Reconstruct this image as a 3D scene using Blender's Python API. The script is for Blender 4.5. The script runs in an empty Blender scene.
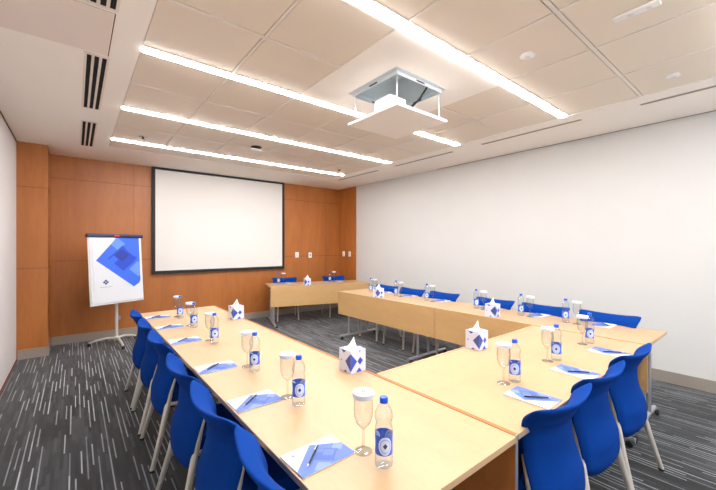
import bpy, bmesh, math, random
from mathutils import Vector, Matrix
random.seed(4)
S = bpy.context.scene
COL = S.collection
PI = math.pi

# ------------------------------------------------------------------ materials
def lin(c):
    return tuple((x/255/12.92 if x/255 <= .04045 else ((x/255+.055)/1.055)**2.4) for x in c) + (1,)

def newmat(name):
    m = bpy.data.materials.new(name); m.use_nodes = True
    return m, m.node_tree.nodes, m.node_tree.links, m.node_tree.nodes['Principled BSDF']

def pmat(name, rgb, rough=.5, metal=0., noise=0., scale=8., bump=0., spec=.5, sheen=0., stretch=(1, 1, 1)):
    m, N, L, P = newmat(name)
    P.inputs['Base Color'].default_value = lin(rgb)
    P.inputs['Roughness'].default_value = rough
    P.inputs['Metallic'].default_value = metal
    P.inputs['Specular IOR Level'].default_value = spec
    if sheen:
        P.inputs['Sheen Weight'].default_value = sheen
    if noise or bump:
        tc = N.new('ShaderNodeTexCoord'); mp = N.new('ShaderNodeMapping'); mp.inputs['Scale'].default_value = stretch
        nz = N.new('ShaderNodeTexNoise'); nz.inputs['Scale'].default_value = scale; nz.inputs['Detail'].default_value = 5
        L.new(tc.outputs['Object'], mp.inputs[0]); L.new(mp.outputs[0], nz.inputs['Vector'])
        if noise:
            hs = N.new('ShaderNodeMixRGB'); hs.blend_type = 'MIX'
            c = lin(rgb)
            hs.inputs[1].default_value = tuple(x*(1-noise) for x in c[:3])+(1,)
            hs.inputs[2].default_value = tuple(min(1, x*(1+noise)) for x in c[:3])+(1,)
            L.new(nz.outputs['Fac'], hs.inputs[0]); L.new(hs.outputs[0], P.inputs['Base Color'])
        if bump:
            b = N.new('ShaderNodeBump'); b.inputs['Strength'].default_value = bump; b.inputs['Distance'].default_value = .002
            L.new(nz.outputs['Fac'], b.inputs['Height']); L.new(b.outputs[0], P.inputs['Normal'])
    return m

def wood(name, rgb, var=.15, scale=2.2, stretch=(6, 6, .5), rough=.4):
    m, N, L, P = newmat(name)
    tc = N.new('ShaderNodeTexCoord'); mp = N.new('ShaderNodeMapping'); mp.inputs['Scale'].default_value = stretch
    nz = N.new('ShaderNodeTexNoise'); nz.inputs['Scale'].default_value = scale; nz.inputs['Detail'].default_value = 6
    nz.inputs['Distortion'].default_value = .8
    n2 = N.new('ShaderNodeTexNoise'); n2.inputs['Scale'].default_value = scale*9; n2.inputs['Detail'].default_value = 3
    ad = N.new('ShaderNodeMath'); ad.operation = 'MULTIPLY_ADD'; ad.inputs[1].default_value = .45
    rp = N.new('ShaderNodeValToRGB')
    c = lin(rgb)
    rp.color_ramp.elements[0].position = .45; rp.color_ramp.elements[1].position = .95
    rp.color_ramp.elements[0].color = tuple(x*(1-var*(1+.4*i)) for i, x in enumerate(c[:3]))+(1,)
    rp.color_ramp.elements[1].color = tuple(min(1, x*(1+var*.8)) for x in c[:3])+(1,)
    L.new(tc.outputs['Object'], mp.inputs[0]); L.new(mp.outputs[0], nz.inputs['Vector']); L.new(mp.outputs[0], n2.inputs['Vector'])
    L.new(n2.outputs['Fac'], ad.inputs[0]); L.new(nz.outputs['Fac'], ad.inputs[2])
    L.new(ad.outputs[0], rp.inputs[0]); L.new(rp.outputs[0], P.inputs['Base Color'])
    P.inputs['Roughness'].default_value = rough
    return m

def emit(name, rgb, st):
    m, N, L, P = newmat(name)
    P.inputs['Base Color'].default_value = (.8, .8, .8, 1)
    P.inputs['Emission Color'].default_value = lin(rgb)
    P.inputs['Emission Strength'].default_value = st
    return m

def glass(name, tint, edge):
    m, N, L, P = newmat(name)
    N.remove(P); out = N['Material Output']
    lw = N.new('ShaderNodeLayerWeight'); lw.inputs['Blend'].default_value = .35
    mc = N.new('ShaderNodeMixRGB'); mc.inputs[1].default_value = lin(tint); mc.inputs[2].default_value = lin(edge)
    pw = N.new('ShaderNodeMath'); pw.operation = 'POWER'; pw.inputs[1].default_value = 2.5
    tr = N.new('ShaderNodeBsdfTransparent'); gl = N.new('ShaderNodeBsdfGlossy'); gl.inputs['Roughness'].default_value = .04
    fr = N.new('ShaderNodeMath'); fr.operation = 'MULTIPLY_ADD'; fr.inputs[1].default_value = .55; fr.inputs[2].default_value = .05
    L.new(pw.outputs[0], fr.inputs[0])
    mx = N.new('ShaderNodeMixShader')
    L.new(lw.outputs['Facing'], pw.inputs[0]); L.new(pw.outputs[0], mc.inputs[0]); L.new(mc.outputs[0], tr.inputs[0])
    L.new(fr.outputs[0], mx.inputs[0]); L.new(tr.outputs[0], mx.inputs[1]); L.new(gl.outputs[0], mx.inputs[2])
    L.new(mx.outputs[0], out.inputs[0])
    return m

def mathn(N, L, op, a, b=None, c=None):
    n = N.new('ShaderNodeMath'); n.operation = op
    for i, v in enumerate((a, b, c)):
        if v is None: continue
        if isinstance(v, (int, float)): n.inputs[i].default_value = v
        else: L.new(v, n.inputs[i])
    return n.outputs[0]

def carpet_mat():
    m, N, L, P = newmat('carpet')
    tc = N.new('ShaderNodeTexCoord'); sp = N.new('ShaderNodeSeparateXYZ'); L.new(tc.outputs['Object'], sp.inputs[0])
    X, Y = sp.outputs[0], sp.outputs[1]
    M = lambda *a: mathn(N, L, *a)
    def wn(a, b=None):
        w = N.new('ShaderNodeTexWhiteNoise'); w.noise_dimensions = '2D'
        cb = N.new('ShaderNodeCombineXYZ'); L.new(a, cb.inputs[0])
        if b is not None: L.new(b, cb.inputs[1])
        L.new(cb.outputs[0], w.inputs['Vector']); return w.outputs['Value']
    # planks
    pc = M('FLOOR', M('DIVIDE', X, .25)); pr = M('FLOOR', M('ADD', Y, wn(pc)))
    plank = wn(pc, pr)
    # thin woven lines along the plank
    lc = M('FLOOR', M('MULTIPLY', X, 125.)); lr = M('FLOOR', M('MULTIPLY_ADD', wn(lc), 7., M('MULTIPLY', Y, 3.1)))
    line = M('GREATER_THAN', wn(M('ADD', lc, 31.), lr), .84)
    line = M('MULTIPLY', M('GREATER_THAN', wn(M('ADD', lc, 31.), lr), .5), M('LESS_THAN', M('FLOORED_MODULO', lc, 4.), .5))
    lv = wn(M('ADD', lc, 91.), lr)
    fc = M('FLOOR', M('MULTIPLY', X, 48.)); fr_ = M('FLOOR', M('MULTIPLY_ADD', wn(fc), 5., M('MULTIPLY', Y, 4.)))
    fine = wn(fc, fr_)
    nz = N.new('ShaderNodeTexNoise'); nz.inputs['Scale'].default_value = 220; L.new(tc.outputs['Object'], nz.inputs['Vector'])
    base = M('MULTIPLY_ADD', plank, .018, .003)
    base = M('ADD', base, M('MULTIPLY', M('POWER', fine, 2.), .042))
    base = M('ADD', base, M('MULTIPLY', line, M('MULTIPLY_ADD', lv, .30, .13)))
    base = M('MULTIPLY', base, M('MULTIPLY_ADD', nz.outputs['Fac'], .8, .6))
    cb = N.new('ShaderNodeCombineColor')
    L.new(M('MULTIPLY', base, .78), cb.inputs[0]); L.new(M('MULTIPLY', base, .82), cb.inputs[1]); L.new(M('MULTIPLY', base, .86), cb.inputs[2])
    L.new(cb.outputs[0], P.inputs['Base Color'])
    P.inputs['Roughness'].default_value = .95; P.inputs['Specular IOR Level'].default_value = .15
    P.inputs['Sheen Weight'].default_value = .25
    b = N.new('ShaderNodeBump'); b.inputs['Strength'].default_value = .5; b.inputs['Distance'].default_value = .004
    L.new(nz.outputs['Fac'], b.inputs['Height']); L.new(b.outputs[0], P.inputs['Normal'])
    return m

def label_mat():
    # blue wrap with a pale rounded ornament and a small dark diamond in it, three times round the bottle
    m, N, L, P = newmat('bottle_label')
    tc = N.new('ShaderNodeTexCoord'); sp = N.new('ShaderNodeSeparateXYZ'); L.new(tc.outputs['Object'], sp.inputs[0])
    M = lambda *a: mathn(N, L, *a)
    ang = M('ARCTAN2', sp.outputs[1], sp.outputs[0])
    a = M('DIVIDE', ang, 2*PI/3)
    a = M('SUBTRACT', M('FRACT', M('ADD', a, 10.5)), .5)      # -.5 .. .5
    a = M('ABSOLUTE', M('MULTIPLY', a, 2*PI/3*.031))           # metres along the wrap
    z = M('ABSOLUTE', M('SUBTRACT', sp.outputs[2], .079))
    rr = M('SQRT', M('ADD', M('POWER', M('DIVIDE', a, .024), 2.), M('POWER', M('DIVIDE', z, .031), 2.)))
    white = M('LESS_THAN', rr, 1.)
    ring = M('MULTIPLY', M('LESS_THAN', rr, .8), M('GREATER_THAN', rr, .66))
    dia = M('LESS_THAN', M('ADD', M('DIVIDE', a, .0085), M('DIVIDE', z, .010)), 1.)
    m1 = N.new('ShaderNodeMixRGB'); m1.inputs[1].default_value = lin((40, 92, 200)); m1.inputs[2].default_value = lin((205, 215, 238)); L.new(white, m1.inputs[0])
    m2 = N.new('ShaderNodeMixRGB'); m2.inputs[2].default_value = lin((150, 175, 225)); L.new(ring, m2.inputs[0]); L.new(m1.outputs[0], m2.inputs[1])
    m3 = N.new('ShaderNodeMixRGB'); m3.inputs[2].default_value = lin((30, 50, 110)); L.new(dia, m3.inputs[0]); L.new(m2.outputs[0], m3.inputs[1])
    L.new(m3.outputs[0], P.inputs['Base Color']); P.inputs['Roughness'].default_value = .35
    return m

M_ = dict(
    white_wall=pmat('white_wall', (205, 203, 198), .85, noise=.02, scale=3),
    left_wall=pmat('left_wall', (212, 208, 206), .7),
    ceil=pmat('ceiling_paint', (253, 246, 236), .9, noise=.015, scale=2),
    tile=pmat('metal_ceiling_tile', (236, 223, 204), .6, noise=.02, scale=1.5),
    tee=pmat('ceiling_tee', (238, 228, 214), .5),
    cherry=wood('cherry_veneer', (170, 104, 48), .14, 1.3, (3, 3, .45), .42),
    groove=pmat('panel_groove', (110, 58, 26), .8),
    steel=pmat('brushed_steel', (164, 154, 142), .45, .3, noise=.05, scale=20, stretch=(.2, .2, 10)),
    maple=wood('maple_laminate', (182, 151, 112), .05, 2.0, (1.2, 4, 4), .38),
    maple2=wood('maple_panel', (194, 156, 104), .06, 2.0, (1.2, 4, 4), .45),
    mapleedge=pmat('maple_edge', (194, 160, 122), .45),
    greyedge=pmat('grey_bevel_edge', (170, 150, 125), .5),
    brownedge=wood('brown_edge', (178, 108, 48), .1, 3, (4, 4, 4), .45),
    alu=pmat('aluminium', (205, 207, 210), .32, .85),
    chairleg=pmat('silver_leg', (212, 206, 196), .38, .35),
    black=pmat('black_plastic', (22, 22, 24), .5),
    darkmetal=pmat('dark_underframe', (38, 40, 44), .5, .4),
    blue=pmat('blue_fabric', (2, 53, 130), .9, noise=.08, scale=160, bump=.25, spec=.1),
    carpet=carpet_mat(),
    screen=pmat('screen_fabric', (222, 217, 210), .9),
    frameblk=pmat('screen_frame', (16, 17, 18), .6),
    led=emit('led_diffuser', (253, 252, 255), 38.),
    lampwhite=pmat('lamp_housing', (245, 240, 230), .5),
    galv=pmat('galvanised_sheet', (205, 212, 214), .4, .3, noise=.12, scale=6),
    white=pmat('white_plastic', (240, 238, 234), .4),
    offwhite=pmat('offwhite_plastic', (225, 222, 214), .45),
    slot=pmat('dark_slot', (14, 13, 12), .9),
    slotgrey=pmat('grey_slot', (150, 142, 130), .8),
    hatch=pmat('hatch_panel', (238, 226, 214), .8),
    paper=pmat('white_paper', (212, 213, 215), .7),
    pb1=pmat('print_mid_blue', (88, 112, 178), .6),
    pb2=pmat('print_deep_blue', (66, 92, 165), .6),
    pb3=pmat('print_light_blue', (118, 140, 196), .6),
    pb4=pmat('print_dark_blue', (38, 62, 150), .6),
    vb1=pmat('poster_mid_blue', (48, 98, 214), .55),
    vb2=pmat('poster_deep_blue', (26, 66, 186), .55),
    vb3=pmat('poster_light_blue', (96, 138, 226), .55),
    vb4=pmat('poster_dark_blue', (26, 48, 142), .55),
    logo=pmat('logo_navy', (20, 56, 120), .6),
    greyprint=pmat('grey_print', (150, 155, 165), .6),
    navy=pmat('navy_bar', (22, 34, 66), .4),
    red=pmat('red_emblem', (205, 30, 40), .5),
    polew=pmat('pale_grey_metal', (205, 203, 196), .4, .3),
    cap=pmat('blue_cap', (18, 84, 205), .35),
    pet=glass('clear_plastic', (246, 250, 253), (150, 178, 202)),
    glassm=glass('clear_glass', (246, 248, 249), (125, 132, 140)),
    label=label_mat(),
    tissue=pmat('tissue_paper', (246, 246, 248), .9),
    boxw=pmat('box_white', (214, 216, 228), .5),
    bx1=pmat('box_royal_blue', (40, 76, 190), .5),
    bx2=pmat('box_slate_blue', (62, 80, 150), .5),
    bx3=pmat('box_lavender', (150, 160, 214), .5),
    pen=pmat('pen_navy', (24, 34, 66), .3),
    rubber=pmat('rubber', (30, 30, 32), .7),
    cable=pmat('black_cable', (18, 18, 22), .5),
    windowglass=glass('window_glass', (245, 248, 250), (200, 210, 215)),
)

# ------------------------------------------------------------------ mesh helpers
class MB:
    """collects shapes, links them as ONE mesh object"""
    def __init__(s): s.v = []; s.f = []; s.mi = []; s.mats = []; s.smooth = []
    def mid(s, m):
        if m not in s.mats: s.mats.append(m)
        return s.mats.index(m)
    def add(s, vs, fs, m, smooth=False):
        o = len(s.v); s.v += [tuple(v) for v in vs]
        k = s.mid(m)
        for f in fs: s.f.append([i+o for i in f]); s.mi.append(k); s.smooth.append(smooth)
    def box(s, x0, x1, y0, y1, z0, z1, m, b=0.):
        if x0 > x1: x0, x1 = x1, x0
        if y0 > y1: y0, y1 = y1, y0
        if b <= 0:
            vs = [(x, y, z) for z in (z0, z1) for x, y in ((x0, y0), (x1, y0), (x1, y1), (x0, y1))]
            s.add(vs, [(3, 2, 1, 0), (4, 5, 6, 7), (0, 1, 5, 4), (1, 2, 6, 5), (2, 3, 7, 6), (3, 0, 4, 7)], m); return
        bm = bmesh.new(); bmesh.ops.create_cube(bm, size=1)
        for v in bm.verts:
            v.co = Vector(((x0+x1)/2+v.co.x*(x1-x0), (y0+y1)/2+v.co.y*(y1-y0), (z0+z1)/2+v.co.z*(z1-z0)))
        bmesh.ops.bevel(bm, geom=list(bm.edges), offset=b, segments=3, profile=.5, affect='EDGES')
        bm.verts.index_update()
        s.add([v.co for v in bm.verts], [[v.index for v in f.verts] for f in bm.faces], m, True); bm.free()
    def lathe(s, prof, m, c=(0, 0, 0), n=24, closed=True):
        vs = []; fs = []
        for r, z in prof:
            for i in range(n):
                a = 2*PI*i/n; vs.append((c[0]+r*math.cos(a), c[1]+r*math.sin(a), c[2]+z))
        for j in range(len(prof)-1):
            for i in range(n):
                k = (i+1) % n; fs.append((j*n+i, j*n+k, (j+1)*n+k, (j+1)*n+i))
        if closed:
            fs.append(tuple(reversed(range(n)))); fs.append(tuple((len(prof)-1)*n+i for i in range(n)))
        s.add(vs, fs, m, True)
    def tube(s, pts, rad, m, n=10, flat=1.):
        """swept tube; rad a number or one per point; flat squashes the section"""
        pts = [Vector(p) for p in pts]
        if not hasattr(rad, '__len__'): rad = [rad]*len(pts)
        vs = []; fs = []
        for j, p in enumerate(pts):
            d = (pts[min(j+1, len(pts)-1)]-pts[max(j-1, 0)]).normalized()
            up = Vector((0, 1, 0)) if abs(d.y) < .9 else Vector((1, 0, 0))
            a = d.cross(up).normalized(); b = a.cross(d).normalized()
            for i in range(n):
                t = 2*PI*i/n; vs.append(p+a*math.cos(t)*rad[j]+b*math.sin(t)*rad[j]*flat)
        for j in range(len(pts)-1):
            for i in range(n):
                k = (i+1) % n; fs.append((j*n+i, j*n+k, (j+1)*n+k, (j+1)*n+i))
        fs.append(tuple(reversed(range(n)))); fs.append(tuple((len(pts)-1)*n+i for i in range(n)))
        s.add(vs, fs, m, True)
    def build(s, name, parent=None, loc=(0, 0, 0), rot=(0, 0, 0)):
        me = bpy.data.meshes.new(name); me.from_pydata(s.v, [], s.f)
        for m in s.mats: me.materials.append(m)
        for p, k, sm in zip(me.polygons, s.mi, s.smooth): p.material_index = k; p.use_smooth = sm
        bm = bmesh.new(); bm.from_mesh(me); bmesh.ops.recalc_face_normals(bm, faces=bm.faces); bm.to_mesh(me); bm.free()
        me.set_sharp_from_angle(angle=math.radians(38))
        o = bpy.data.objects.new(name, me); COL.objects.link(o)
        o.location = loc; o.rotation_euler = rot
        if parent: o.parent = parent
        return o

def tag(o, label=None, cat=None, group=None, kind=None):
    for k, v in (('label', label), ('category', cat), ('group', group), ('kind', kind)):
        if v: o[k] = v
    return o

def empty(name, loc=(0, 0, 0), rz=0.):
    o = bpy.data.objects.new(name, None); COL.objects.link(o); o.location = loc; o.rotation_euler = (0, 0, rz)
    o.empty_display_size = .05
    return o

def copy_tree(o, parent=None):
    c = o.copy(); COL.objects.link(c)
    if parent: c.parent = parent
    for ch in [x for x in KIDS.get(o.name, [])]:
        KIDS.setdefault(c.name, []).append(copy_tree(ch, c))
    return c
KIDS = {}
def kids(root):
    KIDS[root.name] = [o for o in COL.objects if o.parent == root]
    for k in KIDS[root.name]: kids(k)

def struct(o): return tag(o, kind='structure')

# ------------------------------------------------------------------ the room (metres; camera stands at x=0, y=0)
XL, XR, YB, YF, H = -.60, 5.07, 7.0, -1.7, 2.88
b = MB(); b.box(XL-.15, XR+.15, YF-.15, YB+.15, -.1, 0, M_['carpet']); struct(b.build('floor'))
b = MB(); b.box(XL-.15, XL, YF-.15, YB+.15, 0, 3.3, M_['left_wall']); struct(b.build('wall_left'))
b = MB(); b.box(XR, XR+.15, YF-.15, YB+.15, 0, 3.3, M_['white_wall']); struct(b.build('wall_right'))
b = MB(); b.box(XL, XR, YB, YB+.15, 0, 3.3, M_['cherry'])
for x in (.775, 4.67): b.box(x-.002, x+.002, YB-.0015, YB+.001, .12, H, M_['groove'])
for z in (1.27, 2.53): b.box(-.29, XR, YB-.0015, YB+.001, z-.003, z+.003, M_['groove'])
struct(b.build('wall_back'))
# front wall (behind the camera) with a daylight window
WX0, WX1, WZ0, WZ1 = 2.0, 4.6, .9, 2.5
b = MB()
b.box(XL, WX0, YF-.15, YF, 0, 3.3, M_['white_wall']); b.box(WX1, XR, YF-.15, YF, 0, 3.3, M_['white_wall'])
b.box(WX0, WX1, YF-.15, YF, 0, WZ0, M_['white_wall']); b.box(WX0, WX1, YF-.15, YF, WZ1, 3.3, M_['white_wall'])
struct(b.build('wall_front'))
b = MB()
for x in (WX0, (WX0+WX1)/2-.025, WX1-.05): b.box(x, x+.05, YF-.1, YF-.04, WZ0, WZ1, M_['alu'])
b.box(WX0, WX1, YF-.1, YF-.04, WZ0, WZ0+.05, M_['alu']); b.box(WX0, WX1, YF-.1, YF-.04, WZ1-.05, WZ1, M_['alu'])
wf = struct(b.build('window_1'))
b = MB(); b.box(WX0+.05, WX1-.05, YF-.072, YF-.068, WZ0+.05, WZ1-.05, M_['windowglass']); b.build('pane', wf)
# veneered pilaster at the left, veneered return at the right
b = MB(); b.box(XL, -.29, 6.4, YB, 0, H, M_['cherry'])
for z in (1.2, 2.29): b.box(XL, -.288, 6.3985, YB, z-.003, z+.003, M_['groove'])
struct(b.build('wall_pilaster'))
b = MB(); b.box(XR-.012, XR, 6.33, YB, 0, H, M_['cherry'])
b.box(XR-.0135, XR, 6.33, YB, 1.267, 1.273, M_['groove'])
struct(b.build('wall_return'))
# skirting
for nm, a in (('baseboard_left', (XL, XL+.012, YF, 6.4)), ('baseboard_right', (XR-.015, XR, YF, 6.33)),
              ('baseboard_back', (-.29, XR-.014, YB-.014, YB)), ('baseboard_front', (XL+.013, XR-.016, YF, YF+.014))):
    b = MB(); b.box(*a, 0, .125 if nm != 'baseboard_left' else .012, M_['steel'] if nm != 'baseboard_left' else M_['groove']); struct(b.build(nm))
b = MB(); b.box(XL+.013, -.276, 6.386, 6.4, 0, .125, M_['steel']); b.box(-.29, -.276, 6.4, YB-.015, 0, .125, M_['steel']); struct(b.build('baseboard_pilaster'))

# ceiling: plasterboard border, grid of metal tiles, plaster field round the projector lift
ZX0, ZX1, ZY0, ZY1 = .36, 4.07, -1.45, 5.95
b = MB()
c = M_['ceil']
b.box(XL, ZX0, YF, YB, H, H+.09, c); b.box(ZX1, XR, YF, YB, H, H+.09, c)
b.box(ZX0, ZX1, YF, ZY0, H, H+.09, c); b.box(ZX0, ZX1, ZY1, YB, H, H+.09, c)
b.box(XL-.1, XR+.1, YF-.1, YB+.1, 3.2, 3.35, c)
struct(b.build('ceiling'))
HX0, HX1, HY0, HY1 = 1.95, 2.51, 1.93, 2.49
STR = [-1.12, .205, 1.53, 2.86, 4.19, 5.49]
MID = [-.45, .87, 2.195, 3.52, 4.84]
SW = .055                                   # half the width of a light trough
xs = [ZX0+i*(ZX1-ZX0)/6 for i in range(7)]
rows = []; prev = ZY0
for i, s_ in enumerate(STR):
    rows.append((prev, s_-SW))
    if i < 5: rows.append((s_+SW, MID[i]-.016)); prev = MID[i]+.016
    else: rows.append((s_+SW, ZY1))
b = MB(); G_ = .004
for y0, y1 in rows:
    for i in range(6):
        inmid = 1.5 < y0 < 2.9 and i in (2, 3)
        if inmid: continue
        b.box(xs[i]+(.014 if i else .004), xs[i+1]-(.014 if i < 5 else .004), y0+.003, y1-.003, H+.004, H+.03, M_['tile'])
struct(b.build('ceiling'))
b = MB()
y0, y1 = STR[2]+SW, STR[3]-SW
b.box(xs[2], HX0, y0, y1, H, H+.03, c); b.box(HX1, xs[4], y0, y1, H, H+.03, c)
b.box(HX0, HX1, y0, HY0, H, H+.03, c); b.box(HX0, HX1, HY1, y1, H, H+.03, c)
struct(b.build('ceiling'))
k = 0
b = MB()
for x in xs[1:-1]:
    for y0, y1 in rows:
        if 1.5 < y0 < 2.9 and abs(x-xs[3]) < .01: continue
        b.box(x-.0095, x+.0095, y0, y1, H+.001, H+.012, M_['tee'])
struct(b.build('trim_1'))
b = MB()
for y in MID:
    for (a0, a1) in (((ZX0, xs[2]), (xs[4], ZX1)) if abs(y-2.195) < .1 else ((ZX0, ZX1),)):
        b.box(a0, a1, y-.013, y+.013, H+.002, H+.012, M_['tee']); b.box(a0, a1, y-.016, y+.016, H+.013, H+.02, M_['tee'])
struct(b.build('trim_2'))
b = MB()                                     # shadow line where the right wall meets the ceiling
b.box(XR-.012, XR, YF, 4.0, H-.006, H, M_['slotgrey']); struct(b.build('trim_3'))
b = MB(); b.box(XL, XL+.008, YF, 6.4, H-.01, H, M_['groove']); struct(b.build('trim_4'))

where = ['over the near end of the room, almost out of view', 'at the upper right corner of the view', 'in front of the projector lift',
         'just behind the projector lift', 'second from the timber wall', 'nearest the timber wall']
for i, y in enumerate(STR):
    if i == 0: where[i] = 'behind the viewer, farthest from the timber wall'
    r = tag(empty('ceiling_light', (ZX0, y, H)), 'long linear LED ceiling light '+where[i], 'ceiling light', 'parallel linear LED strips in the ceiling')
    L_ = ZX1-ZX0
    q = MB(); q.box(0, L_, -SW, -SW+.018, .0, .05, M_['lampwhite']); q.box(0, L_, SW-.024, SW, .0, .05, M_['lampwhite']); q.box(0, L_, -SW, SW, .05, .056, M_['lampwhite'])
    q.build('housing', r)
    q = MB(); q.box(.012, L_-.012, -SW+.02, SW-.026, -.006, .014, M_['led']); q.build('diffuser', r)

# slot diffusers, left border
for y0, y1, w in ((1.25, 2.50, 'nearest the viewer, cut by the top of the view'), (3.14, 4.42, 'in the middle, beside the access hatch'), (4.88, 6.10, 'nearest the timber wall')):
    r = tag(empty('air_vent', (.125, (y0+y1)/2, H)), 'three-slot black ceiling vent, '+w, 'air vent', 'three slot air vents at the left of the ceiling')
    hl = (y1-y0)/2
    q = MB(); q.box(-.075, .075, -hl, hl, -.004, -.0005, M_['tee']); q.build('frame', r)
    for xx in (-.045, 0, .045):
        q = MB(); q.box(xx-.0135, xx+.0135, -hl+.03, hl-.03, -.006, -.0042, M_['slot']); q.build('slot', r)
# linear diffusers, right border
for y0, y1, w in ((-.30, .93, 'cut by the right edge of the view'), (1.43, 2.64, 'second from the right edge of the view'), (3.10, 4.29, 'third from the right edge of the view'), (4.72, 5.95, 'nearest the timber wall')):
    r = tag(empty('linear_vent', (4.285, (y0+y1)/2, H)), 'narrow grey slot vent above the white wall, '+w, 'air vent', 'narrow slot vents along the right ceiling border')
    hl = (y1-y0)/2
    q = MB(); q.box(-.032, .032, -hl, hl, -.004, -.0005, M_['tee']); q.build('frame', r)
    q = MB(); q.box(-.02, .02, -hl+.01, hl-.01, -.006, -.0042, M_['slotgrey']); q.build('slot', r)
# access hatch
r = tag(empty('access_hatch', (-.12, 2.82, H)), 'square flush access hatch in the ceiling at the upper left', 'access hatch')
q = MB(); q.box(-.31, .31, -.30, .30, -.003, -.0005, M_['ceil']); q.box(.304, .31, -.30, .30, -.0035, -.0028, M_['groove']); q.box(-.31, .31, -.30, -.296, -.0035, -.0028, M_['greyedge']); q.build('frame', r)
q = MB(); q.box(-.297, .30, -.292, .294, -.005, -.0031, M_['hatch']); q.build('door', r)

# small ceiling fittings
r = tag(empty('emergency_light', (2.56, .57, H+.004)), 'small white oblong emergency light on a ceiling tile at the upper right', 'emergency light')
r.rotation_euler = (0, 0, PI/2)
q = MB(); q.box(-.11, .11, -.03, .03, -.014, 0, M_['white'], .005); q.build('body', r)
for lx in (-.06, .03):
    q = MB(); q.lathe([(.012, -.018), (.014, -.0142)], M_['offwhite'], (lx, 0, 0), 12); q.build('lens', r)
for x, y, rr, nm, lb in ((2.55, 1.2, .05, 'smoke_detector', 'flat white round detector on the ceiling right of the foremost bright light strip'),
                     (3.77, .6, .045, 'occupancy_sensor', 'white round sensor on the ceiling tile near the right border')):
    r = tag(empty(nm, (x, y, H+.004)), lb, 'detector')
    q = MB(); q.lathe([(rr*.8, -.014), (rr, -.008), (rr, 0)], M_['white']); q.build('body', r)
    q = MB(); q.lathe([(rr*.35, -.019), (rr*.4, -.0142)], M_['offwhite'], n=16); q.build('sensor_cap', r)
for x, y, lb in ((.67, 5.16, 'small dark sprinkler head in the ceiling above the flip chart'), (3.73, 5.16, 'small dark sprinkler head in the ceiling at the far right')):
    r = tag(empty('sprinkler', (x, y, H+.004)), lb, 'sprinkler')
    q = MB(); q.lathe([(.03, -.004), (.045, -.003), (.045, 0)], M_['steel'], n=16); q.build('rosette', r)
    q = MB(); q.lathe([(.010, -.028), (.020, -.026), (.020, -.022), (.008, -.02), (.010, -.0042)], M_['darkmetal'], n=12); q.build('head', r)
r = tag(empty('ceiling_sensor', (1.97, 4.70, H+.004)), 'small dark device with white underside on the ceiling between the two far light strips', 'sensor')
q = MB(); q.lathe([(.05, -.03), (.075, -.0002)], M_['black'], n=20); q.build('collar', r)
q = MB(); q.box(-.075, .075, -.04, .04, -.048, -.0305, M_['white'], .006); q.build('body', r)

# ------------------------------------------------------------------ projector lift
r = tag(empty('projector_lift', ((HX0+HX1)/2, (HY0+HY1)/2, H)), 'lowered white square ceiling panel on four rods under an open galvanised recess', 'projector lift')
a = (HX1-HX0)/2
q = MB(); t = .004
g = M_['galv']
q.box(-a, -a+t, -a, a, .0, .27, g); q.box(a-t, a, -a, a, .0, .27, g); q.box(-a, a, -a, -a+t, .0, .27, g); q.box(-a, a, a-t, a, .0, .27, g); q.box(-a, a, -a, a, .27, .275, g)
q.build('recess_box', r)
q = MB()
for s_ in (-1, 1):
    q.box(s_*a, s_*(a+.028), -a-.028, a+.028, -.004, -.0005, g); q.box(-a, a, s_*a, s_*(a+.028), -.004, -.0005, g)
    q.box(s_*(a-.006), s_*(a-.001), -a+.004, a-.004, -.035, -.0045, g); q.box(-a+.007, a-.007, s_*(a-.006), s_*(a-.001), -.035, -.0045, g)
for s_ in (-1, 1):
    q.box(-.05, .05, s_*(a-.0005), s_*(a-.0068), -.026, -.014, M_['slot']); q.box(s_*(a-.0005), s_*(a-.0068), -.05, .05, -.026, -.014, M_['slot'])
q.build('rim', r)
q = MB(); q.box(-a-.03, a+.03, -a-.03, a+.03, -.293, -.275, M_['ceil']); q.box(-a-.031, a+.031, -a-.031, a+.031, -.275, -.272, M_['white']); q.build('panel', r)
for sx in (-1, 1):
    for sy in (-1, 1):
        q = MB(); q.tube([(sx*(a-.02), sy*(a-.02), -.2719), (sx*(a-.02), sy*(a-.02), .02)], .0035, M_['alu'], 8); q.build('rod', r)
q = MB(); q.tube([(.06, .02, -.16), (.12, .0, -.15), (.17, -.05, -.10), (.20, -.10, -.04), (.23, -.16, .05)], .009, M_['cable'], 8)
q.tube([(.06, .05, -.15), (.13, .03, -.14), (.19, -.05, -.07)], .006, M_['cable'], 8); q.build('cable', r)
q = MB(); q.box(.06, .12, -.05, .0, -.19, -.15, M_['navy'], .006); q.build('cable_plug', r)
r2 = tag(empty('projector', (2.17, 2.20, H-.2715)), 'small white projector sitting on the lowered ceiling panel', 'projector')
q = MB(); q.box(-.13, .07, -.1, .1, .05, .165, M_['white'], .012); q.build('body', r2)
q = MB(); q.box(-.10, .05, -.08, .08, .0003, .0498, M_['offwhite']); q.build('bracket', r2)
q = MB(); q.lathe([(.0, 0), (.032, 0), (.034, .02), (.026, .022), (.0, .012)], M_['black'], n=20, closed=False); q.build('lens', r2, (-.04, .1002, .11), (-PI/2, 0, 0))

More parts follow.
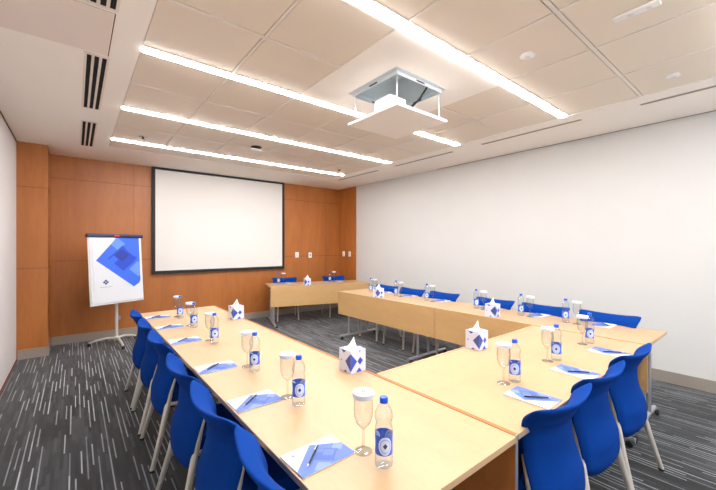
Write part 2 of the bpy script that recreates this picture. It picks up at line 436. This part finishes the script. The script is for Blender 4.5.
# ------------------------------------------------------------------ projection screen
r = tag(empty('projection_screen', (2.295, YB, 1.95)), 'large white projection screen with black border on the timber wall', 'projection screen')
w, z0, z1 = 1.258, 1.01-1.95, 2.878-1.95
q = MB(); f_ = .05; k = M_['frameblk']
q.box(-w, -w+f_, -.055, -.002, z0, z1, k); q.box(w-f_, w, -.055, -.002, z0, z1, k); q.box(-w+f_, w-f_, -.055, -.002, z0, z0+.055, k); q.box(-w+f_, w-f_, -.055, -.002, z1-.04, z1, k)
q.build('frame', r)
q = MB(); q.box(-w+f_, w-f_, -.045, -.03, z0+.055, z1-.04, M_['screen']); q.build('screen_surface', r)

# wall plates
def plate(x, y, z, face, lb, dark=False):
    r = tag(empty('wall_switch' if z > .6 else 'wall_outlet', (x, y, z)), lb, 'wall switch' if z > .6 else 'outlet', 'white switch plates on the timber wall' if z > .6 else None)
    if face == 'x': r.rotation_euler = (0, 0, -PI/2)
    if z < .6: r.scale = (.6, 1, .6)
    q = MB(); q.box(-.043, .043, -.012, -.002, -.06, .06, M_['white' if z > .6 else 'greyprint'], .003); q.build('plate', r)
    q = MB(); q.box(-.018, .018, -.017, -.0122, -.03, .03, M_['offwhite'] if not dark else M_['greyprint'], .002); q.build('rocker', r)
plate(3.89, YB, 1.30, 'y', 'white switch plate on the timber wall, first right of the projection screen')
plate(4.23, YB, 1.29, 'y', 'white switch plate with grey keypad on the timber wall, second right of the projection screen', True)
plate(XR-.012, 6.80, 1.31, 'x', 'white switch plate on the timber side panel, left one beside the corner')
plate(XR-.012, 6.56, 1.31, 'x', 'white switch plate on the timber side panel, nearer the white wall')
plate(.56, YB, .31, 'y', 'small grey wall outlet behind the flip chart pole', True)

# ------------------------------------------------------------------ artwork shared by poster and pads (u right, v down, 0..1)
def clip(poly, quad):
    """clip poly by convex quad"""
    def area(p): return sum(p[i][0]*p[(i+1) % len(p)][1]-p[(i+1) % len(p)][0]*p[i][1] for i in range(len(p)))
    if area(quad) < 0: quad = quad[::-1]
    out = poly
    for i in range(len(quad)):
        ax, ay = quad[i]; bx, by = quad[(i+1) % len(quad)]
        inp = out; out = []
        if not inp: return []
        side = lambda p: (bx-ax)*(p[1]-ay)-(by-ay)*(p[0]-ax)
        for j in range(len(inp)):
            p, q_ = inp[j], inp[(j+1) % len(inp)]
            sp_, sq = side(p), side(q_)
            if sp_ >= 0: out.append(p)
            if (sp_ >= 0) != (sq >= 0):
                t_ = sp_/(sp_-sq); out.append((p[0]+(q_[0]-p[0])*t_, p[1]+(q_[1]-p[1])*t_))
    return out
def artwork(fmap, b, mats, end=1.0):
    """fmap(u,v,h) -> 3D; mats mid, deep, light, dark"""
    outer = [(.50, 0), (1, 0), (1, .84), (.97, .90), (.84, .97), (.06, .43)] if end < 1.01 else [(.45, .0), (1, 0), (1, 1), (.76, 1), (.05, .47)]
    layers = [(outer, mats[0])]
    unit = [(0, 0), (1, 0), (1, 1), (0, 1)]
    def dia(cx, cy, r, ry=None): ry = ry or r*.78; return [(cx, cy-ry), (cx+r, cy), (cx, cy+ry), (cx-r, cy)]
    layers += [(clip(clip(outer, unit), dia(.52, .12, .16)), mats[2]), (clip(outer, dia(.95, .62, .2)), mats[2]),
               (clip(outer, dia(.62, .40, .32)), mats[1]), (clip(outer, dia(.88, .22, .2)), mats[0]),
               (clip(outer, dia(.60, .34, .16)), mats[3]), (clip(outer, dia(.74, .46, .13)), mats[1]), (clip(outer, dia(.42, .42, .1)), mats[0])]
    for n, (p, m) in enumerate(layers):
        if len(p) > 2: b.add([fmap(u, v, .0002*(n+1)) for u, v in p], [tuple(range(len(p)))], m)

# ------------------------------------------------------------------ flip chart
r = tag(empty('flip_chart', (.49, 6.43, 0), math.radians(24)), 'white flip chart easel with a blue diamond poster, standing by the timber wall', 'flip chart')
q = MB(); q.tube([(0, 0, .11), (0, 0, .9)], .021, M_['polew'], 16); q.tube([(0, 0, .88), (0, 0, 1.55)], .015, M_['polew'], 12); q.build('pole', r)
q = MB(); q.lathe([(.03, .07), (.04, .085), (.04, .12), (.025, .14)], M_['polew'], n=20); q.build('hub', r)
for aa in (159, 39, 279):
    an = math.radians(aa-24); L_ = .35
    q = MB(); q.tube([(.02*math.cos(an), .02*math.sin(an), .105), (L_*.35*math.cos(an), L_*.35*math.sin(an), .112), (L_*.75*math.cos(an), L_*.75*math.sin(an), .085), (L_*math.cos(an), L_*math.sin(an), .055)], [.02, .019, .016, .012], M_['polew'], 12)
    lg = q.build('leg', r)
    q = MB(); cx_, cy_ = L_*math.cos(an), L_*math.sin(an)
    q.lathe([(.0, -.012), (.023, -.012), (.025, -.008), (.025, .008), (.023, .012), (0, .012)], M_['rubber'], n=16, closed=False)
    cs = q.build('caster', lg, (cx_, cy_, .0255), (PI/2, 0, .6))
# board: local x right along the board, y = towards viewer negative, leaning back
bd = MB(); bw, bh = .74, 1.02
bd.box(-bw/2, bw/2, 0, .018, 0, bh, M_['white'], .004)
tilt = math.radians(-4.5)
board = bd.build('board', r, (-.055, -.16, .655), (tilt, 0, 0))
q = MB(); q.box(-.36, .36, -.012, -.001, .03, bh-.03, M_['paper']); q.build('paper_pad', board)
q = MB(); q.box(-bw/2-.02, bw/2+.02, -.03, .025, bh-.05, bh+.004, M_['navy'], .008); q.build('clamp_bar', board)
q = MB(); q.box(-.035, .035, -.034, -.0305, bh-.035, bh-.010, M_['red'], .001); q.build('emblem', board)
PX0, PX1, PZ1, PZ0 = -.325, .325, bh-.05, .20
q = MB(); q.box(PX0, PX1, -.0165, -.0125, PZ0, PZ1, M_['paper'])
fm = lambda u, v, h: (PX0+(PX1-PX0)*u, -.0167-h*2, PZ1+(PZ0-PZ1)*v)
artwork(fm, q, [M_['vb1'], M_['vb2'], M_['vb3'], M_['vb4']], 1.0)
def logo(fmap, b, cu, cv, ru, rv, h=.0004):
    for dx, dy in ((0, -.5), (0, .5), (-.5, 0), (.5, 0)):
        p = [(cu+dx*ru+.42*ru*a_, cv+dy*rv+.42*rv*b_) for a_, b_ in ((0, -1), (1, 0), (0, 1), (-1, 0))]
        b.add([fmap(u, v, h) for u, v in p], [(0, 1, 2, 3)], M_['logo'])
logo(fm, q, .24, .84, .07, .055)
for kx in range(12):
    u0 = .12+kx*.021
    q.add([fm(u0, .925, .0004), fm(u0+.015, .925, .0004), fm(u0+.015, .937, .0004), fm(u0, .937, .0004)], [(0, 1, 2, 3)], M_['greyprint'])
q.build('poster', board)
q = MB(); q.box(-.05, .05, .02, .12, .42, .5, M_['polew'], .006); q.build('bracket', board)

# ------------------------------------------------------------------ tables
def table(loc, rz, L_, D, legs, label, edge='mapleedge', posts=(.06, .27, .44), seam=False):
    r = tag(empty('conference_table', (loc[0], loc[1], 0), rz), label, 'table', 'maple conference tables set in a square')
    q = MB(); q.box(0, L_, .0175, D, .715, .7395, M_['maple'])
    q.box(0, L_, D, D+.002, .7155, .739, M_['greyedge']); q.box(-.0015, 0, .0175, D, .7155, .739, M_['mapleedge']); q.box(L_, L_+.0015, .0175, D, .7155, .739, M_['mapleedge'])
    q.build('tabletop', r)
    q = MB(); q.box(.004 if edge == 'brownedge' else .0015, L_-.0015, .0, .0155, .37, .7405, M_['maple2'] if edge != 'brownedge' else M_['brownedge']); q.box(0.004, L_-.004, .0, .0155, .7405, .7418, M_[edge]); q.build('modesty_panel', r)
    for xx in ((0,) if edge == 'brownedge' else ()):
        q = MB(); q.box(xx, xx+.004, -.001, .0165, .369, .7425, M_['alu']); q.build('edge_strip', r)
    q = MB()
    for yy in (.09, D-.16): q.box(.12, L_-.12, yy, yy+.04, .67, .7145, M_['darkmetal'])
    q.build('underframe', r)
    for lx in legs:
        q = MB()
        for py in posts: q.tube([(lx, py, .05), (lx, py, .70)], .017, M_['alu'], 12)
        q.box(lx-.03, lx+.03, .03, D-.10, .6705, .7143, M_['black'])
        lg = q.build('leg', r)
        q = MB(); q.tube([(lx, -.12, .052), (lx, D-.03, .052)], .02, M_['alu'], 12); q.build('foot_bar', lg)
        for yy in (-.10, D-.06):
            q = MB(); q.lathe([(0, -.012), (.022, -.012), (.024, -.008), (.024, .008), (.022, .012), (0, .012)], M_['rubber'], n=14, closed=False)
            q.build('caster', lg, (lx+.028, yy, .0245), (0, PI/2, 0))
        q = MB(); q.box(lx-.02, lx+.02, D-.16, D-.03, .64, .714, M_['black'], .01); q.build('tilt_lock', lg)
    return r
table((1.385, .69), PI/2, 3.93, .815, (.35, 1.95, 3.48), 'long maple table at the left, in front of the row of six blue chairs', 'brownedge')
table((3.408, 1.55), PI, 2.012, .855, (.17, 1.78), 'maple table at the front joining the left table to the right tables')
table((3.425, 2.738), -PI/2, 2.045, .655, (.35, 1.965), 'maple table by the white wall, the nearer of the two, touching the front table')
table((3.425, 4.765), -PI/2, 2.022, .655, (.22, 1.70), 'maple table by the white wall, the farther of the two, its far end free')
BA = math.radians(-17); BC = Vector((2.8, 6.02)); BD = Vector((math.cos(BA), math.sin(BA))); BN = Vector((-BD.y, BD.x))
table((2.8, 6.02), BA, 2.0, .74, (.07, 1.93), 'maple table standing askew before the timber wall at the far end', posts=(.09, .29, .5))

# ------------------------------------------------------------------ chairs
def interp(tab, z):
    if z <= tab[0][0]: return tab[0][1]
    for (a0, b0), (a1, b1) in zip(tab, tab[1:]):
        if z <= a1:
            t_ = (z-a0)/(a1-a0); t_ = t_*t_*(3-2*t_)*.5+t_*.5; return b0+(b1-b0)*t_
    return tab[-1][1]
BK = [(.28, .165), (.36, .200), (.45, .200), (.60, .160), (.69, .155), (.77, .185), (.83, .242), (.87, .305)]
WD = [(.28, .19), (.36, .217), (.45, .217), (.56, .206), (.63, .203), (.70, .213), (.76, .240), (.82, .258), (.87, .266)]
CV = [(.28, .03), (.5, .05), (.7, .06), (.87, .075)]
def chair_proto():
    r = empty('conference_chair')
    nu, nv = 22, 26
    q = MB(); outer = []; inner = []
    for j in range(nv+1):
        v = j/nv; ro = []; ri = []
        for i in range(nu+1):
            u = -1+2*i/nu
            zb = .28+.075*abs(u)**3.5; zt = .826+.022*u*u-.008*abs(u)**12
            z = zb+(zt-zb)*v
            w = interp(WD, z); x = -interp(BK, z)+interp(CV, z)*u*u; y = u*w
            e = min(1, max(0, 1-abs(u))*nu/3.)*1.; e2 = min(1, v*nv/3., (1-v)*nv/3.)
            th = .019*(.22+.78*math.sqrt(max(0, min(1, e))*(2-min(1, e))))*(.22+.78*math.sqrt(max(0, e2)*(2-e2)))
            dz = .35*th if z > .74 else 0
            ro.append((x-th, y, z-dz)); ri.append((x+th, y, z+dz))
        outer.append(ro); inner.append(ri)
    vs = [p for row in outer for p in row]+[p for row in inner for p in row]
    n1 = nu+1; off = n1*(nv+1); fs = []
    for j in range(nv):
        for i in range(nu):
            a_, b_, c_, d_ = j*n1+i, j*n1+i+1, (j+1)*n1+i+1, (j+1)*n1+i
            fs.append((a_, d_, c_, b_)); fs.append((a_+off, b_+off, c_+off, d_+off))
        for i in (0, nu):
            a_, d_ = j*n1+i, (j+1)*n1+i; fs.append((a_, d_, d_+off, a_+off) if i else (a_, a_+off, d_+off, d_))
    for i in range(nu):
        a_, b_ = i, i+1; fs.append((a_, b_, b_+off, a_+off))
        a_, b_ = nv*n1+i, nv*n1+i+1; fs.append((a_, a_+off, b_+off, b_))
    q.add(vs, fs, M_['blue'], True)
    o = q.build('backrest', r)
    for p in o.data.polygons: p.use_smooth = True
    o.data.attributes.remove(o.data.attributes['sharp_edge']) if 'sharp_edge' in o.data.attributes else None
    sd = o.modifiers.new('s', 'SUBSURF'); sd.levels = 1; sd.render_levels = 1
    # seat cushion: rounded slab
    q = MB(); vs = []; fs = []; n = 40; rings = [(.90, .392), (.985, .402), (1., .425), (.985, .452), (.93, .468), (.6, .472), (.2, .470)]
    for sc, z in rings:
        for i in range(n):
            t_ = 2*PI*i/n; cx_ = math.copysign(abs(math.cos(t_))**.45, math.cos(t_)); sy_ = math.copysign(abs(math.sin(t_))**.45, math.sin(t_))
            vs.append((.045+.215*sc*cx_, .195*sc*sy_*(1+.08*cx_), z))
    for j in range(len(rings)-1):
        for i in range(n):
            k_ = (i+1) % n; fs.append((j*n+i, j*n+k_, (j+1)*n+k_, (j+1)*n+i))
    fs.append(tuple(reversed(range(n)))); fs.append(tuple((len(rings)-1)*n+i for i in range(n)))
    q.add(vs, fs, M_['blue'], True); q.build('seat', r)
    q = MB()
    for s_ in (-1, 1): q.tube([(-.15, s_*.195, .40), (.22, s_*.195, .38)], .012, M_['chairleg'], 8)
    q.tube([(-.12, -.2, .385), (-.12, .2, .385)], .012, M_['darkmetal'], 8); q.tube([(.14, -.2, .38), (.14, .2, .38)], .012, M_['darkmetal'], 8)
    q.build('seat_frame', r)
    for s_ in (-1, 1):
        q = MB(); q.tube([(-.095, s_*.19, .60), (-.135, s_*.20, .47), (-.19, s_*.225, .23), (-.25, s_*.25, .008)], [.009, .019, .0175, .0145], M_['chairleg'], 12, .72)
        lg = q.build('leg', r)
        q = MB(); q.lathe([(.016, .0), (.017, .012)], M_['rubber'], (-.25, s_*.25, .0002), 12); q.build('foot', lg)
        q = MB(); q.tube([(.20, s_*.195, .40), (.23, s_*.20, .2), (.25, s_*.21, .008)], [.018, .018, .0145], M_['chairleg'], 12, .8)
        lg = q.build('leg', r)
        q = MB(); q.lathe([(.016, .0), (.017, .012)], M_['rubber'], (.25, s_*.21, .0002), 12); q.build('foot', lg)
    return r
def place(proto, used, loc, rz, label, cat, group):
    o = proto if not used[0] else copy_tree(proto)
    if not used[0]: used[0] = True
    o.location = loc; o.rotation_euler = (0, 0, rz)
    for k_ in ('label', 'category', 'group'):
        if k_ in o: del o[k_]
    return tag(o, label, cat, group)
ORD6 = ['nearest the camera', 'second nearest', 'third nearest', 'third from far end', 'second from far end', 'at far end']
ORD3 = ['leftmost of three', 'middle of three', 'rightmost of three']
ch = chair_proto(); kids(ch); cu = [False]
LY = [1.03, 1.60, 2.17, 2.91, 3.49, 4.07]
for x, y, w in zip((.645, .635, .64, .65, .655, .66), LY, ORD6): place(ch, cu, (x, y, 0), random.uniform(-.02, .02), 'blue upholstered chair along the left table, '+w, 'chair', 'blue chairs along the left table')
for x, w in zip([1.70, 2.23, 2.82], ORD3): place(ch, cu, (x, .81, 0), PI/2-.08+random.uniform(-.02, .02), 'blue upholstered chair at the front table, '+w, 'chair', 'blue chairs at the front table')
RY = [1.13, 1.73, 2.33, 3.10, 3.70, 4.27]
for y, w in zip(RY, ORD6): place(ch, cu, (3.91, y, 0), PI+random.uniform(-.02, .02), 'blue chair between the right tables and the white wall, '+w, 'chair', 'blue chairs along the white wall')
for s_, w in zip([.395, 1.466], ['the left one, below the screen', 'the right one']):
    p = BC+BD*s_+BN*.62
    place(ch, cu, (p.x, p.y, 0), BA-PI/2, 'blue chair behind the far askew table, '+w, 'chair', 'blue chairs behind the far table')

# ------------------------------------------------------------------ table settings
TZ = .7402
def bottle_proto():
    r = empty('water_bottle')
    q = MB()
    prof = [(.012, .002), (.026, .0), (.031, .005), (.0315, .014), (.0295, .022), (.0315, .030), (.0305, .045), (.0305, .113), (.0318, .12), (.030, .135), (.0262, .148), (.0295, .158), (.0318, .170), (.030, .184), (.023, .200), (.0145, .212), (.0125, .2155), (.0125, .219)]
    q.lathe(prof, M_['pet'], n=28); q.build('bottle_body', r)
    q = MB(); q.lathe([(.0311, .046), (.0311, .112)], M_['label'], n=36, closed=False); q.build('label', r)
    q = MB(); q.lathe([(.0145, .217), (.0148, .219), (.0148, .232), (.0135, .236)], M_['cap'], n=24); q.build('cap', r)
    return r
def goblet_proto():
    r = empty('water_goblet')
    q = MB()
    q.lathe([(.034, .0), (.034, .002), (.02, .006), (.006, .012), (.0045, .03), (.0045, .07), (.0055, .084), (.015, .094), (.027, .108), (.034, .13), (.036, .155), (.0345, .185), (.033, .212),
             ], M_['glassm'], n=28, closed=False)
    q.add([(.034*math.cos(2*PI*i/28), .034*math.sin(2*PI*i/28), 0) for i in range(28)], [tuple(range(28))], M_['glassm'])
    q.build('glass_body', r)
    q = MB(); q.lathe([(.0392, .202), (.0405, .2125), (.0412, .218), (.039, .2215), (.0, .2225)], M_['paper'], n=30, closed=False)
    q.add([(.0392*math.cos(2*PI*i/30), .0392*math.sin(2*PI*i/30), .213) for i in range(30)], [tuple(range(30))], M_['paper'])
    fm2 = lambda u, v, h: (u, v, .2226+h)
    logo(fm2, q, .0, .0, .012, .009)
    q.build('paper_lid', r)
    return r
PW, PL = .155, .222
def pad_proto():
    r = empty('notepad')
    q = MB(); q.box(.005, .005+PL, -PW/2, PW/2, .0003, .004, M_['paper']); q.build('pages', r)
    q = MB(); q.box(.005, .005+PL, -PW/2, PW/2, .0041, .0046, M_['paper'])
    fm3 = lambda u, v, h: (.005+PL*(1-v), PW/2-PW*u, .0047+h)
    artwork(fm3, q, [M_['pb1'], M_['pb2'], M_['pb3'], M_['pb1']], 2.)
    logo(fm3, q, .20, .84, .055, .035, .0006)
    q.build('cover', r)
    return r
def pen_proto():
    r = empty('pen')
    q = MB(); q.tube([(0, 0, .005), (.025, 0, .005), (.115, 0, .005)], [.0036, .0042, .0042], M_['pen'], 10); q.build('barrel', r)
    q = MB(); q.tube([(-.014, 0, .005), (-.001, 0, .005)], [.001, .0034], M_['alu'], 10); q.build('tip', r)
    q = MB(); q.box(.08, .116, -.0012, .0012, .0092, .0104, M_['alu']); q.box(.113, .116, -.0012, .0012, .004, .0104, M_['alu']); q.build('clip', r)
    return r
def tissue_proto():
    r = empty('tissue_box')
    a_, h_ = .0575, .134
    q = MB(); q.box(-a_, a_, -a_, a_, .0005, h_, M_['boxw'])
    # blue diamonds wrap round the four side edges, small ones lie between
    for s_ in range(4):
        R_ = Matrix.Rotation(s_*PI/2, 3, 'Z')
        def put(p, m, h=.0003):
            q.add([R_ @ Vector((x_*2*a_, -a_-h, z_*h_)) for x_, z_ in p], [tuple(range(len(p)))], m)
        if s_ % 2 == 0:
            put([(-.5, .10), (-.08, .50), (-.5, .90)], M_['bx1']); put([(-.5, .30), (-.30, .5), (-.5, .70)], M_['bx2'], .0006)
            put([(-.06, .50), (.12, .68), (.32, .50), (.12, .32)], M_['bx1'])
            put([(-.16, .02), (.06, .22), (.24, .02)], M_['bx1']); put([(-.02, .98), (.10, .88), (.2, .98)], M_['bx3'])
        else:
            put([(.5, .10), (.04, .50), (.5, .90)], M_['bx2'])
            put([(-.36, .50), (-.31, .55), (-.26, .50), (-.31, .45)], M_['logo'])
            put([(-.1, .02), (.06, .12), (.2, .02)], M_['bx2']); put([(-.3, .98), (-.1, .84), (.12, .98)], M_['bx2'])
    for p, m in (([(-.5, -.5), (-.1, -.5), (-.5, -.05)], 'bx3'), ([(.5, .5), (.05, .5), (.5, -.05)], 'bx1'), ([(-.5, .5), (-.5, .15), (-.12, .5)], 'bx3'), ([(.5, -.5), (.5, -.2), (.2, -.5)], 'bx3')):
        q.add([(x_*2*a_, y_*2*a_, h_+.0003) for x_, y_ in p], [tuple(range(len(p)))], M_[m])
    q.build('carton', r)
    # tuft: a folded, slightly twisted cone of paper
    q = MB(); vs = []; fs = []; n = 20; lv = 9
    for j in range(lv+1):
        t_ = j/lv; rr = .030*(1-t_)**1.25+.0025
        for i in range(n):
            an = 2*PI*i/n+t_*.7; k_ = 1+.28*math.sin(3*an+2*t_)*(1-t_*.5)
            vs.append((rr*k_*math.cos(an)+.008*t_*t_, rr*k_*.72*math.sin(an)-.004*t_, h_+.0005+.066*t_))
    for j in range(lv):
        for i in range(n):
            k_ = (i+1) % n; fs.append((j*n+i, j*n+k_, (j+1)*n+k_, (j+1)*n+i))
    fs.append(tuple(lv*n+i for i in range(n)))
    q.add(vs, fs, M_['tissue'], True); q.build('tissue', r)
    return r
PB, PG, PP, PN, PT = bottle_proto(), goblet_proto(), pad_proto(), pen_proto(), tissue_proto()
for p in (PB, PG, PP, PN, PT): kids(p)
ub, ug, up, un, ut = [False], [False], [False], [False], [False]
TOC = lambda x, y: math.atan2(-y, -x)      # a label ornament turned roughly to the middle of the near side

def setting(pad, bot, gob, ang, where, grp, pen=True, padz=True, spin=0.):
    place(PB, ub, (bot[0], bot[1], TZ), TOC(*bot)+random.uniform(-.25, .25), 'clear water bottle with blue cap on '+where, 'bottle', 'water bottles on '+grp)
    place(PG, ug, (gob[0], gob[1], TZ), TOC(*gob)+PI/4, 'stemmed glass with white lid on '+where, 'goblet', 'lidded water glasses on '+grp)
    if padz:
        place(PP, up, (pad[0], pad[1], TZ), ang+spin, 'blue and white notepad on '+where, 'notepad', 'notepads on '+grp)
    if pen:
        c_, s_ = math.cos(ang+spin), math.sin(ang+spin)
        lx, ly = .052, -.036
        place(PN, un, (pad[0]+c_*lx-s_*ly, pad[1]+s_*lx+c_*ly, TZ+.0062), ang+spin+.72, 'dark blue pen on the notepad, '+where, 'pen', 'pens on the notepads on '+grp)
# left table: sitters face +x
LF = [1.075, 1.65, 2.26, 3.05, 3.65, 4.24]
LB = [(.835, .89), (.835, 1.485), (.85, 2.05), (.85, 2.84), (.862, 3.50), (.862, 4.05)]
for f_, bt, w in zip(LF, LB, ORD6):
    setting((.57, f_), bt, (bt[0]-.005, bt[1]+.105), 0, 'left table, '+w, 'the left table', spin=random.uniform(-.03, .03))
# front table: sitters face +y
FF = [1.782, 2.335, 2.955]; FB = [(1.92, .975), (2.50, .985), (3.13, .99)]
for f_, bt, w in zip(FF, FB, ORD3):
    setting((f_, .70), bt, (bt[0]-.075, bt[1]+.025), PI/2, 'front table, '+w, 'the front table', spin=random.uniform(-.04, .04))
# right tables: sitters face -x
RB = [1.41, 1.86, 2.41, 3.18, 3.78, 4.36]; RF = [1.13, 1.73, 2.32, 3.04, 3.64, 4.17]
for f_, y, w in zip(RF, RB, ORD6):
    setting((4.055, f_), (3.80, y), (3.80, y-.10), PI, 'right tables, '+w, 'the right tables', spin=random.uniform(-.05, .05))
# far table
for s_, c_s, w in ((.224, .395, 'the left one'), (1.287, 1.466, 'the right one')):
    p1 = BC+BD*s_+BN*.48; p2 = BC+BD*(s_+.095)+BN*.48; p3 = BC+BD*c_s+BN*.72
    setting((p3.x, p3.y), (p1.x, p1.y), (p2.x, p2.y), BA-PI/2, 'far askew table, '+w, 'the far table', pen=False)
# tissue boxes
pt = BC+BD*.711+BN*.10
for x, y, rz, w in ((1.322, 1.69, 0, 'on the left table at the corner joint, nearest the camera'), (1.315, 3.66, .1, 'on the left table towards its far end'),
                    (2.325, 1.47, 0, 'on the inner edge of the front table'), (3.515, 2.03, .05, 'on the nearer right table, at its inner edge'),
                    (3.515, 3.86, -.1, 'on the farther right table, at its inner edge'), (pt.x, pt.y, BA, 'on the far askew table below the screen')):
    place(PT, ut, (x, y, TZ+.0016), rz, 'white and blue tissue box '+w, 'tissue box', 'tissue boxes on the tables')

# ------------------------------------------------------------------ light
W = bpy.data.worlds.new('World'); S.world = W; W.use_nodes = True
bg = W.node_tree.nodes['Background']; bg.inputs[0].default_value = (.62, .78, 1, 1); bg.inputs[1].default_value = .6
la = bpy.data.lights.new('window_daylight', 'AREA'); la.shape = 'RECTANGLE'; la.size = WX1-WX0-.1; la.size_y = WZ1-WZ0-.1
la.energy = 14; la.color = (.80, .89, 1)
lo = bpy.data.objects.new('window_daylight', la); COL.objects.link(lo); lo.location = ((WX0+WX1)/2, YF+.02, (WZ0+WZ1)/2); lo.rotation_euler = (PI/2, 0, 0)

# ------------------------------------------------------------------ camera
cd = bpy.data.cameras.new('Camera'); co = bpy.data.objects.new('Camera', cd); COL.objects.link(co)
cd.sensor_fit = 'HORIZONTAL'; cd.sensor_width = 36; cd.lens = 350/716*36; cd.clip_start = .05
cd.shift_y = 1./716
co.location = (0, 0, 1.5); co.rotation_euler = (PI/2, 0, -math.radians(38.96))
S.camera = co
S.cycles.transparent_max_bounces = 40
S.view_settings.view_transform = 'Standard'; S.view_settings.look = 'None'; S.view_settings.gamma = 1; S.view_settings.use_curve_mapping = False
S.view_settings.exposure = 1.0
